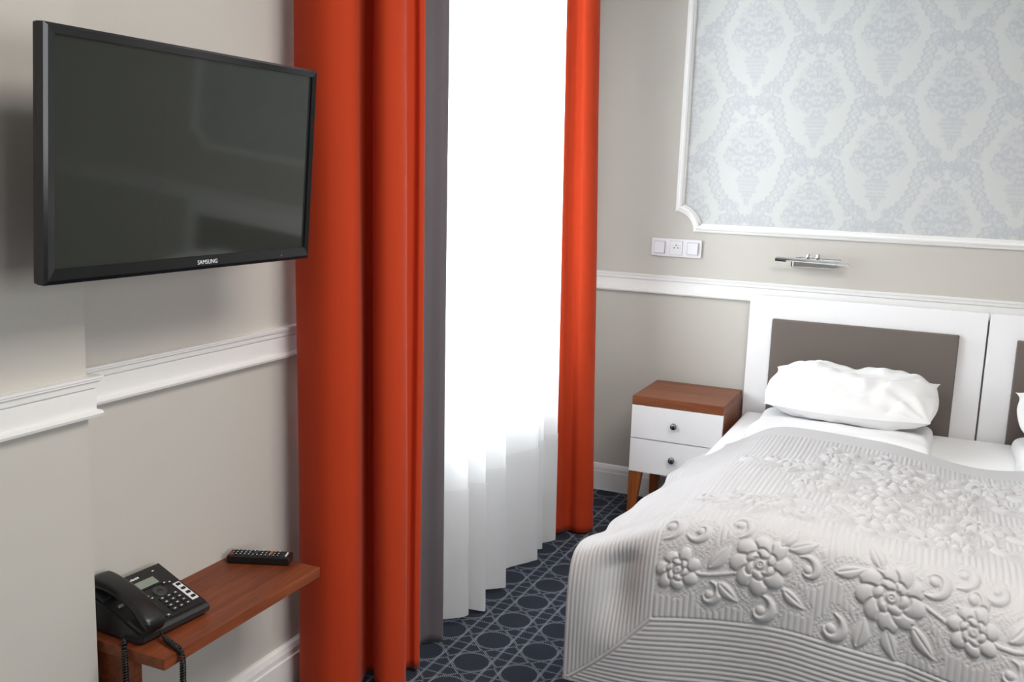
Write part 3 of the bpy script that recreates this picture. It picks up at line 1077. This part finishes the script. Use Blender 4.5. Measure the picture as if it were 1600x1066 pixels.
class Relief:
    """puffed shapes and stitched channels drawn on the quilt's own (u, v) grid"""

    def __init__(self, u, v):
        self.u, self.v = u, v
        self.U, self.V = np.meshgrid(u, v, indexing='ij')
        self.shape = np.zeros_like(self.U)
        self.line = np.ones_like(self.U)
        self.zone = np.zeros_like(self.U)

    def win(self, cx, cy, r):
        i0, i1 = np.searchsorted(self.u, [cx - r, cx + r])
        j0, j1 = np.searchsorted(self.v, [cy - r, cy + r])
        return slice(i0, i1), slice(j0, j1)

    def stamp(self, cx, cy, R, fn, h, zone=0.022, groove=0.0035):
        """fn(dx, dy) -> signed distance (negative inside), size scale of inside depth"""
        w = self.win(cx, cy, R + 0.04)
        dx, dy = self.U[w] - cx, self.V[w] - cy
        if dx.size == 0:
            return
        sd, depth = fn(dx, dy)
        inside = np.clip(-sd / depth, 0, 1)
        hh = h * np.sqrt(np.clip(1 - (1 - inside) ** 2, 0, 1))
        old = self.shape[w]
        # a new shape lies over the older ones, with a seam round it
        self.shape[w] = np.where(sd < 0, hh, old)
        self.line[w] = np.minimum(self.line[w], np.where(sd < 0, np.clip(-sd / groove, 0, 1) * 0.0 + 1, sstep(0.0, groove, sd)))
        self.shape[w] *= np.where(sd < 0, 1, sstep(0.0, groove, sd))
        ring = np.abs(sd - 0.0065)
        self.line[w] = np.minimum(self.line[w], sstep(0.0, 0.0018, ring))
        self.zone[w] = np.maximum(self.zone[w], 1 - sstep(zone * 0.8, zone, sd))

    def ellipse(self, cx, cy, a, b, ang, h, **k):
        ca, sa = math.cos(ang), math.sin(ang)

        def fn(dx, dy):
            X, Y = dx * ca + dy * sa, -dx * sa + dy * ca
            r = np.sqrt((X / a) ** 2 + (Y / b) ** 2)
            return (r - 1) * min(a, b), min(a, b)
        self.stamp(cx, cy, max(a, b), fn, h, **k)

    def leaf(self, cx, cy, L, W, ang, h=0.007):
        L, W = L * 1.12, W * 1.18
        ca, sa = math.cos(ang), math.sin(ang)

        def fn(dx, dy):
            X, Y = dx * ca + dy * sa, -dx * sa + dy * ca
            t = np.clip((X + L) / (2 * L), 0, 1)
            w = W * np.sin(math.pi * t ** 0.8)
            sd = np.maximum(np.abs(Y) - w, np.abs(X) - L)
            sd = np.where(np.abs(X) < L, np.abs(Y + 0.25 * W * np.sin(3 * t)) - w, np.hypot(np.abs(X) - L, Y))
            return sd, W
        self.stamp(cx, cy, L, fn, h)
        w = self.win(cx, cy, L)
        dx, dy = self.U[w] - cx, self.V[w] - cy
        X, Y = dx * ca + dy * sa, -dx * sa + dy * ca
        self.shape[w] *= np.where(np.abs(X) < L * 0.8, 0.35 + 0.65 * sstep(0.0, 0.0035, np.abs(Y)), 1)

    def path(self, pts, radii, h, groove=0.0035):
        """tapering puffed tube, for scrolls and stems"""
        P = catmull(pts, 10)
        r = np.interp(np.linspace(0, 1, len(P)), np.linspace(0, 1, len(radii)), radii)
        c = P.mean(0)
        R = np.abs(P - c).max() + max(radii)

        def fn(dx, dy):
            best = np.full(dx.shape, 9.0)
            for p, rr in zip(P - c, r):
                best = np.minimum(best, np.hypot(dx - p[0], dy - p[1]) - rr)
            return best, max(radii)
        self.stamp(c[0], c[1], R, fn, h, groove=groove)

    def scroll(self, cx, cy, size, ang, flip=1, h=0.008):
        """comma: round curled head with a tapering tail"""
        size *= 1.32
        pts, rad = [], []
        for k in range(9):
            t = k / 8
            a = ang + flip * (t * 4.1)
            rr = size * (0.30 + 0.85 * t ** 1.3)
            pts.append((cx + rr * math.cos(a), cy + rr * math.sin(a)))
            rad.append(size * (0.42 * math.sin(math.pi * (0.25 + 0.70 * t)) + 0.02))
        self.path(pts, rad, h)
        self.ellipse(cx, cy, size * 0.36, size * 0.36, 0, h * 0.9)

    def flower(self, cx, cy, R, ang=0.0, n=8, h=0.0095):
        for k in range(n):
            a = ang + 2 * math.pi * k / n
            rr = R * (0.66 + 0.06 * math.sin(k * 2.3))
            self.ellipse(cx + rr * math.cos(a), cy + rr * math.sin(a), R * 0.37, R * 0.31, a + 0.25, h)
        for k in range(6):
            a = ang + 0.4 + 2 * math.pi * k / 6
            self.ellipse(cx + R * 0.33 * math.cos(a), cy + R * 0.33 * math.sin(a), R * 0.23, R * 0.18, a + 0.9, h * 1.1, groove=0.0025)
        self.ellipse(cx, cy, R * 0.24, R * 0.22, 0, h * 1.15, groove=0.0025)
        w = self.win(cx, cy, R * 0.24)
        d = np.hypot(self.U[w] - cx, self.V[w] - cy)
        self.shape[w] *= 0.72 + 0.28 * np.cos(d / R * 2 * math.pi / 0.115)

    def spray(self, u0, v0, s=1.0, flip=1):
        """one run of the embroidered border: two blossoms, scrolls, leaves and stems"""
        def P(a, b):
            return (u0 + a * s * flip, v0 + b * s)

        def A(t):
            return t if flip > 0 else math.pi - t
        self.path([P(-0.36, -0.015), P(-0.29, -0.035), P(-0.22, -0.03), P(-0.14, -0.01)], [0.0055 * s] * 2, 0.0045)
        self.path([P(0.08, -0.02), P(0.15, 0.005), P(0.22, 0.0), P(0.30, -0.03)], [0.0055 * s] * 2, 0.0045)
        self.flower(*P(-0.345, -0.025), 0.055 * s, 0.3, 7)
        self.flower(*P(-0.145, 0.0), 0.072 * s, 0.0, 8)
        self.flower(*P(0.155, -0.005), 0.078 * s, 0.5, 9)
        self.scroll(*P(-0.375, 0.095), 0.026 * s, A(2.2), -flip)
        self.scroll(*P(-0.30, 0.075), 0.022 * s, A(1.2), -flip)
        self.scroll(*P(-0.205, 0.100), 0.026 * s, A(2.6), -flip)
        self.scroll(*P(-0.262, -0.085), 0.022 * s, A(-2.6), flip)
        self.scroll(*P(-0.135, -0.112), 0.025 * s, A(-2.6), flip)
        self.scroll(*P(-0.035, 0.005), 0.022 * s, A(-1.9), flip)
        self.scroll(*P(0.030, -0.115), 0.025 * s, A(-2.7), flip)
        self.scroll(*P(0.245, 0.060), 0.027 * s, A(2.0), -flip)
        self.scroll(*P(0.330, 0.045), 0.027 * s, A(1.6), -flip)
        self.leaf(*P(-0.245, 0.010), 0.036 * s, 0.015 * s, A(0.9))
        self.leaf(*P(-0.085, 0.080), 0.032 * s, 0.014 * s, A(1.1))
        self.leaf(*P(-0.050, 0.060), 0.034 * s, 0.014 * s, A(0.45))
        self.leaf(*P(-0.215, -0.075), 0.032 * s, 0.013 * s, A(-0.7))
        self.leaf(*P(0.060, 0.030), 0.034 * s, 0.013 * s, A(0.4))
        self.leaf(*P(0.110, 0.085), 0.036 * s, 0.015 * s, A(2.1))
        self.leaf(*P(0.095, -0.105), 0.036 * s, 0.016 * s, A(1.4))
        self.leaf(*P(0.165, -0.115), 0.036 * s, 0.015 * s, A(-1.2))
        self.leaf(*P(0.235, -0.085), 0.038 * s, 0.015 * s, A(-0.8))
        self.leaf(*P(-0.06, -0.07), 0.030 * s, 0.012 * s, A(-0.6))


def build_quilt():
    u = np.concatenate([np.arange(0, 1.20, 0.0022), np.arange(1.20, 2.02, 0.010)])
    v = np.concatenate([np.arange(0, 0.62, 0.0021), np.arange(0.62, 1.83, 0.0027)])
    base = None
    R = Relief(u, v)
    U, V = R.U, R.V
    base = quilt_base(U, V)

    # motifs: foot border, then rows over the top
    R.spray(0.635, 0.385, 1.0, 1)
    R.spray(1.315, 0.388, 1.0, 1)
    for k, (vv, off, fl) in enumerate(((0.69, 0.60, -1), (0.955, 0.86, 1), (1.20, 0.62, -1), (1.43, 0.88, 1))):
        for j in range(3):
            uu = off + j * 0.74
            R.spray(uu, vv, 0.92, fl)
    inner = (U > U_SEAM) & (V > V_SEAM)
    # vertical channels in the field
    ch = 0.0034 * np.abs(np.sin(math.pi * (U - U_SEAM) / 0.0150)) ** 0.55
    # squiggled stipple around the motifs
    a = U + 0.0045 * np.sin(V * 2 * math.pi / 0.0135 + 2.5 * np.sin(U * 130))
    b = V + 0.0045 * np.sin(U * 2 * math.pi / 0.0150 + 2.5 * np.sin(V * 110))
    st = 0.0030 * np.abs(np.sin(math.pi * a / 0.0105)) ** 0.6 * np.abs(np.sin(math.pi * b / 0.0125)) ** 0.6
    field = ch * (1 - R.zone) + st * R.zone
    field = np.where(R.shape > 1e-6, R.shape + 0.0012, field * R.line)
    # borders: channels parallel to the hems, mitred at the corner
    left = (U < U_SEAM) & (U <= V)
    foot = (V < V_SEAM) & (V < U)
    chl = 0.0030 * np.abs(np.sin(math.pi * U / 0.01119)) ** 0.6
    chf = 0.0036 * np.abs(np.sin(math.pi * V / 0.0131)) ** 0.6
    h = np.where(inner, field, 0)
    h = np.where(left, chl, h)
    h = np.where(foot, chf, h)
    # seams and binding
    h = h * sstep(0.0, 0.0035, np.abs(U - U_SEAM) + (V < V_SEAM) * 1.0) * sstep(0.0, 0.0035, np.abs(V - V_SEAM) + (U < U_SEAM) * 1.0)
    mit = np.abs(U - V) / math.sqrt(2)
    corner = (U < U_SEAM) & (V < V_SEAM)
    h = np.where(corner, h * sstep(0.005, 0.009, mit) + 0.0042 * (1 - sstep(0.002, 0.005, mit)), h)
    edge = np.minimum(U, V)
    h = np.where(edge < 0.012, 0.0022 * np.sin(math.pi * np.clip(edge / 0.012, 0, 1)) + 0.0004 * np.sin(V * 900), h)
    # plain satin band at the head end
    h = h * (1 + 0.55 * sstep(V_FOLD, V_FOLD + 0.12, V) * (U > U_SEAM))
    hd = V.max() - V
    hb = sstep(0.19, 0.20, hd)
    h = h * hb
    k = h.copy()
    k[1:-1, 1:-1] = (h[1:-1, 1:-1] * 4 + h[:-2, 1:-1] + h[2:, 1:-1] + h[1:-1, :-2] + h[1:-1, 2:]) / 8
    h = k
    du, dv = np.gradient(base, axis=0), np.gradient(base, axis=1)
    n = np.cross(du, dv)
    n /= np.linalg.norm(n, axis=-1)[..., None] + 1e-12
    P = base + n * (h[..., None] * 1.0 + 0.003)
    o = grid_mesh('quilted_bedspread', P, M_QUILT)
    # backing, a coarse sheet just under it gives the quilt its thickness
    ub, vb = np.linspace(0.001, u[-1] - 0.001, 150), np.linspace(0.001, v[-1] - 0.001, 150)
    UB, VB = np.meshgrid(ub, vb, indexing='ij')
    B = quilt_base(UB, VB)
    nb = np.cross(np.gradient(B, axis=0), np.gradient(B, axis=1))
    nb /= np.linalg.norm(nb, axis=-1)[..., None] + 1e-12
    grid_mesh('backing', B - nb * 0.003, M_QUILT, o)
    tag(o, 'silver grey quilted bedspread with raised flower stitching spread over the bed', 'bedspread')


build_quilt()


# ------------------------------------------------------------------ folded duvets and pillows
def top_of_quilt(x, y):
    zf, zh, yf = blur1(prof_foot, x, 0.06), blur1(prof_head, x, 0.05), blur1(yfold, x, 0.08)
    f = np.clip((y - yf) / (Y_HEAD - yf), 0, 1)
    return zf + (zh - zf) * f ** 0.75


def duvet(x0, x1, label, seed):
    nx, ny = 70, 150
    a, b = np.linspace(-1, 1, nx), np.linspace(0, 1, ny)
    A, B = np.meshgrid(a, b, indexing='ij')
    y0, y1 = 2.46, 4.20
    xm, hw = (x0 + x1) / 2, (x1 - x0) / 2
    Xc = xm + hw * np.sin(A * math.pi / 2) ** 1 * (1 + 0.012 * np.sin(B * 31 + seed))
    Yc = y0 + (y1 - y0) * B
    exposed = sstep(3.60, 3.72, Yc)
    target = np.where(Yc < 3.70, top_of_quilt(Xc, np.minimum(Yc, 3.68)) - 0.022, 0.585)
    target = np.where(Yc >= 3.60, (1 - exposed) * (top_of_quilt(Xc, np.minimum(Yc, 3.68)) - 0.022) + exposed * 0.592, target)
    target = target - 0.018 * sstep(3.8, 4.2, Yc)
    side = np.sqrt(np.clip(1 - np.abs(A) ** 5, 0, 1))
    ends = np.sqrt(np.clip(1 - np.abs(B * 2 - 1) ** 24, 0, 1))
    base = MZ + 0.002
    wr = 0.008 * smooth_noise(Xc * 1.2, Yc * 2.0, 8, 1.5, 5, seed) * exposed
    Zc = base + np.maximum(target - base, 0.02) * side * ends + wr * side * ends
    top = np.stack([Xc, Yc, Zc], -1)
    # closed underside
    bot = top.copy()
    bot[:, :, 2] = base
    bm_top = np.concatenate([top, bot[::-1]], 0)
    o = grid_mesh('duvet', bm_top, M_LINEN, closed_u=True)
    tag(o, label, 'duvet', 'folded white duvets under the pillows')
    return o


duvet(-0.648, 0.004, 'folded white duvet lying under the whole white pillow', 4)
duvet(0.292, 0.96, 'folded white duvet at the right edge, under the cut-off pillow', 9)


def pillow(cx, cy, cz, W, D, T, tilt, label, seed):
    nx, ny = 120, 90
    a, b = np.linspace(-1, 1, nx), np.linspace(-1, 1, ny)
    A, B = np.meshgrid(a, b, indexing='ij')
    out = []
    for sgn in (1, -1):
        # rounded plan, corners drawn in and then pulled out to small ears
        X = A * W / 2 * np.sqrt(1 - 0.20 * np.abs(B) ** 2.4)
        Y = B * D / 2 * np.sqrt(1 - 0.30 * np.abs(A) ** 2.6)
        ear = (0.012 + 0.022 * (B > 0)) * (np.abs(A) * np.abs(B)) ** 7
        X, Y = X + np.sign(A) * ear, Y + np.sign(B) * ear * 0.8
        th = T / 2 * (np.clip(1 - np.abs(A) ** 2.3, 0, 1) ** 0.50) * (np.clip(1 - np.abs(B) ** 2.6, 0, 1) ** 0.5)
        wr = 0.013 * smooth_noise(X * 1.0, Y * 1.3, 7, 2, 4.5, seed) + 0.006 * smooth_noise(X * 1.3, Y * 0.8, 9, 6, 12, seed + 1)
        cr = smooth_noise(X * 0.9, Y * 1.5, 6, 3, 6, seed + 5)
        wr = wr - 0.005 * np.exp(-(cr / 0.14) ** 2)            # sharp little valleys between soft lumps
        for sx in (-1, 1):
            for sy in (-1, 1):
                dx, dy = (1 - sx * A), (1 - sy * B)
                rr = np.hypot(dx, dy)
                wr = wr + 0.008 * np.sin(np.arctan2(dy, dx) * 12 + seed + sx) * np.exp(-((rr - 0.45) / 0.32) ** 2)
        Z = sgn * th * (1.0 if sgn > 0 else 0.85) + wr * (th / (T / 2)) ** 0.6
        Z = Z - 0.022 * np.exp(-((A + 0.02) / 0.22) ** 2 - ((B - 0.75) / 0.5) ** 2) * (sgn > 0)
        out.append(np.stack([X, Y, Z], -1))
    top, bot = out
    G = np.concatenate([top, bot[::-1]], 0)
    ct, st_ = math.cos(tilt), math.sin(tilt)
    Y, Z = G[..., 1].copy(), G[..., 2].copy()
    G[..., 1], G[..., 2] = Y * ct - Z * st_, Y * st_ + Z * ct
    o = grid_mesh('pillow', G, M_LINEN, closed_u=True)
    o.location = (cx, cy, cz)
    tag(o, label, 'pillow', 'white pillows on the bed')
    return o


pillow(-0.310, 4.045, 0.677, 0.65, 0.45, 0.185, math.radians(11), 'plump white pillow seen whole, leaning by the taupe pad', 31)
pillow(0.610, 4.045, 0.677, 0.65, 0.45, 0.185, math.radians(11), 'white pillow cut off by the right edge of the photo', 37)


# ================================================================== NIGHTSTAND
def build_nightstand():
    x0, x1, y0, y1 = -1.182, -0.790, 3.956, 4.340
    t = thing('nightstand', (x0, y0, 0), 'small walnut nightstand with two white drawers beside the bed', 'nightstand')
    W, D = x1 - x0, y1 - y0
    bm = bmesh.new()
    bm_box(bm, (0, 0.0, 0.543), (W, D, 0.580), 0.002)
    from_bm('top', bm, M_WOODN, t)
    bm = bmesh.new()
    bm_box(bm, (0.0, 0.020, 0.248), (0.016, D, 0.5425))
    bm_box(bm, (W - 0.016, 0.020, 0.248), (W, D, 0.5425))
    bm_box(bm, (0.016, 0.020, 0.248), (W - 0.016, D, 0.262))
    bm_box(bm, (0.016, D - 0.008, 0.262), (W - 0.016, D, 0.5425))
    bm_box(bm, (0.016, 0.022, 0.388), (W - 0.016, D - 0.008, 0.400))
    from_bm('carcass', bm, M_WOODN, t)
    for z0, z1 in ((0.398, 0.541), (0.248, 0.394)):
        d = box('drawer', (0.001, 0.0, z0), (W - 0.001, 0.0195, z1), M_WHITE, t, bev=0.0012)
        bm = bmesh.new()
        K = Matrix.Translation((W * 0.485, 0.0, (z0 + z1) / 2 + 0.002)) @ Matrix.Rotation(math.pi / 2, 4, 'X')
        bm_lathe(bm, [(0.0075, 0.0), (0.0055, 0.004), (0.006, 0.010), (0.0125, 0.014), (0.0145, 0.019), (0.0135, 0.024), (0.009, 0.027), (0.003, 0.028)], 24, K)
        from_bm('knob', bm, M_DCHROME, d, smooth=True)
    for sx in (0, 1):
        for sy in (0, 1):
            bm = bmesh.new()
            top = [(0, 0), (0.055, 0), (0.055, 0.040), (0, 0.040)]
            bot = [(0, 0), (0.028, 0), (0.028, 0.026), (0, 0.026)]
            def fl(p):
                x, y = p
                return (x if sx == 0 else W - x, y + 0.004 if sy == 0 else D - y - 0.004)
            A = [bm.verts.new((*fl(p), 0.2475)) for p in top]
            B = [bm.verts.new((*fl(p), 0.0)) for p in bot]
            bm.faces.new(A)
            bm.faces.new(B[::-1])
            for k in range(4):
                bm.faces.new((A[k], A[(k + 1) % 4], B[(k + 1) % 4], B[k]))
            bmesh.ops.bevel(bm, geom=list(bm.edges), offset=0.002, segments=2, affect='EDGES')
            from_bm('leg', bm, M_WOODV, t)


build_nightstand()


# ================================================================== WALL SWITCHES, READING LAMP
def build_switch_plate():
    t = thing('switch_panel', (-1.2555, YW, 1.1505), 'white wall panel with two light switches and a socket between them', 'switch')
    W, H = 0.231, 0.0815
    box('frame', (0, -0.009, 0), (W, 0, H), M_SOCKET, t, bev=0.003)
    g = W / 3
    for k in (0, 2):
        box('rocker_gap_shade', (k * g + 0.0125, -0.0098, 0.0125), (k * g + g - 0.0125, -0.0085, H - 0.0125), M_SHADE, t)  # grey outline painted as the shadow in the gap round each rocker
        r = box('rocker', (k * g + 0.015, -0.0145, 0.015), (k * g + g - 0.015, -0.0088, H - 0.015), M_SOCKET, t, bev=0.002)
        for v in r.data.vertices:      # rocked one way
            v.co.y -= 0.003 * (1 - (v.co.z / H)) if v.co.y < -0.010 else 0
    bm = bmesh.new()
    bm_box(bm, (g + 0.010, -0.0115, 0.010), (2 * g - 0.010, -0.0088, H - 0.010), 0.002)
    box('plate_gap_shade', (g + 0.0085, -0.0094, 0.0085), (2 * g - 0.0085, -0.0085, H - 0.0085), M_SHADE, t)  # grey outline, shadow of the gap round the socket plate put in as colour
    s = from_bm('socket_plate', bm, M_SOCKET, t)
    K = Matrix.Translation((1.5 * g, -0.0116, H / 2)) @ Matrix.Rotation(math.pi / 2, 4, 'X')
    bm = bmesh.new()
    bm_lathe(bm, [(0.0205, -0.0005), (0.0205, 0.0016), (0.0185, 0.0022), (0.0175, 0.0008)], 28, K)
    from_bm('socket_well', bm, M_PRINT, s)
    for dx, dz in ((-0.0085, 0), (0.0085, 0), (0.0, 0.011)):
        bm = bmesh.new()
        bm_lathe(bm, [(0.0026, 0.0005), (0.0026, 0.0026)], 12, Matrix.Translation((dx, 0, dz)) @ K)
        from_bm('socket_hole', bm, M_GAP, s)


build_switch_plate()


def build_reading_lamp():
    t = thing('reading_lamp', (-0.532, YW, 1.152), 'chrome swivel reading lamp with slim tube fixed above the headboard', 'wall lamp')
    box('wall_mount', (-0.086, -0.040, -0.006), (0.086, 0, 0.022), M_CHROME, t, bev=0.002)
    box('end_cap', (-0.092, -0.041, -0.007), (-0.0865, 0, 0.023), M_WOODN, t, bev=0.001)['label'] = 'dark reddish end of the mount'
    for x in (-0.02, 0.02):
        bm = bmesh.new()
        bm_tube(bm, [(x, -0.030, 0.018), (x, -0.055, 0.034), (x, -0.075, 0.036)], 0.006, 10)
        bm_lathe(bm, [(0.009, -0.008), (0.009, 0.012), (0.005, 0.016)], 16, Matrix.Translation((x, -0.060, 0.040)))
        from_bm('swivel_joint', bm, M_CHROME, t)
    bm = bmesh.new()
    bm_tube(bm, [(-0.152, -0.085, 0.028), (0.148, -0.078, 0.019)], 0.0075, 14)
    a = from_bm('lamp_tube', bm, M_CHROME, t)
    bm = bmesh.new()
    bm_tube(bm, [(-0.1535, -0.0852, 0.0205), (-0.108, -0.084, 0.0192)], 0.0042, 10)
    from_bm('switch_slot', bm, M_BLACK, a)
    bm = bmesh.new()
    bm_tube(bm, [(-0.070, -0.060, 0.036), (0.112, -0.054, 0.034)], 0.006, 12)
    from_bm('support_rod', bm, M_CHROME, t)


build_reading_lamp()

# added square ceiling lamp above the frame, made large to soften the fill
cl = thing('added_ceiling_lamp', (0.35, 1.7, ZC), 'large square white ceiling lamp, unseen, added for soft fill light', 'ceiling lamp')
box('lamp_body', (-0.62, -0.62, -0.05), (0.62, 0.62, 0.0), M_TRIM, cl, bev=0.006)
box('diffuser', (-0.58, -0.58, -0.062), (0.58, 0.58, -0.0505), M_DIFF, cl, bev=0.003)
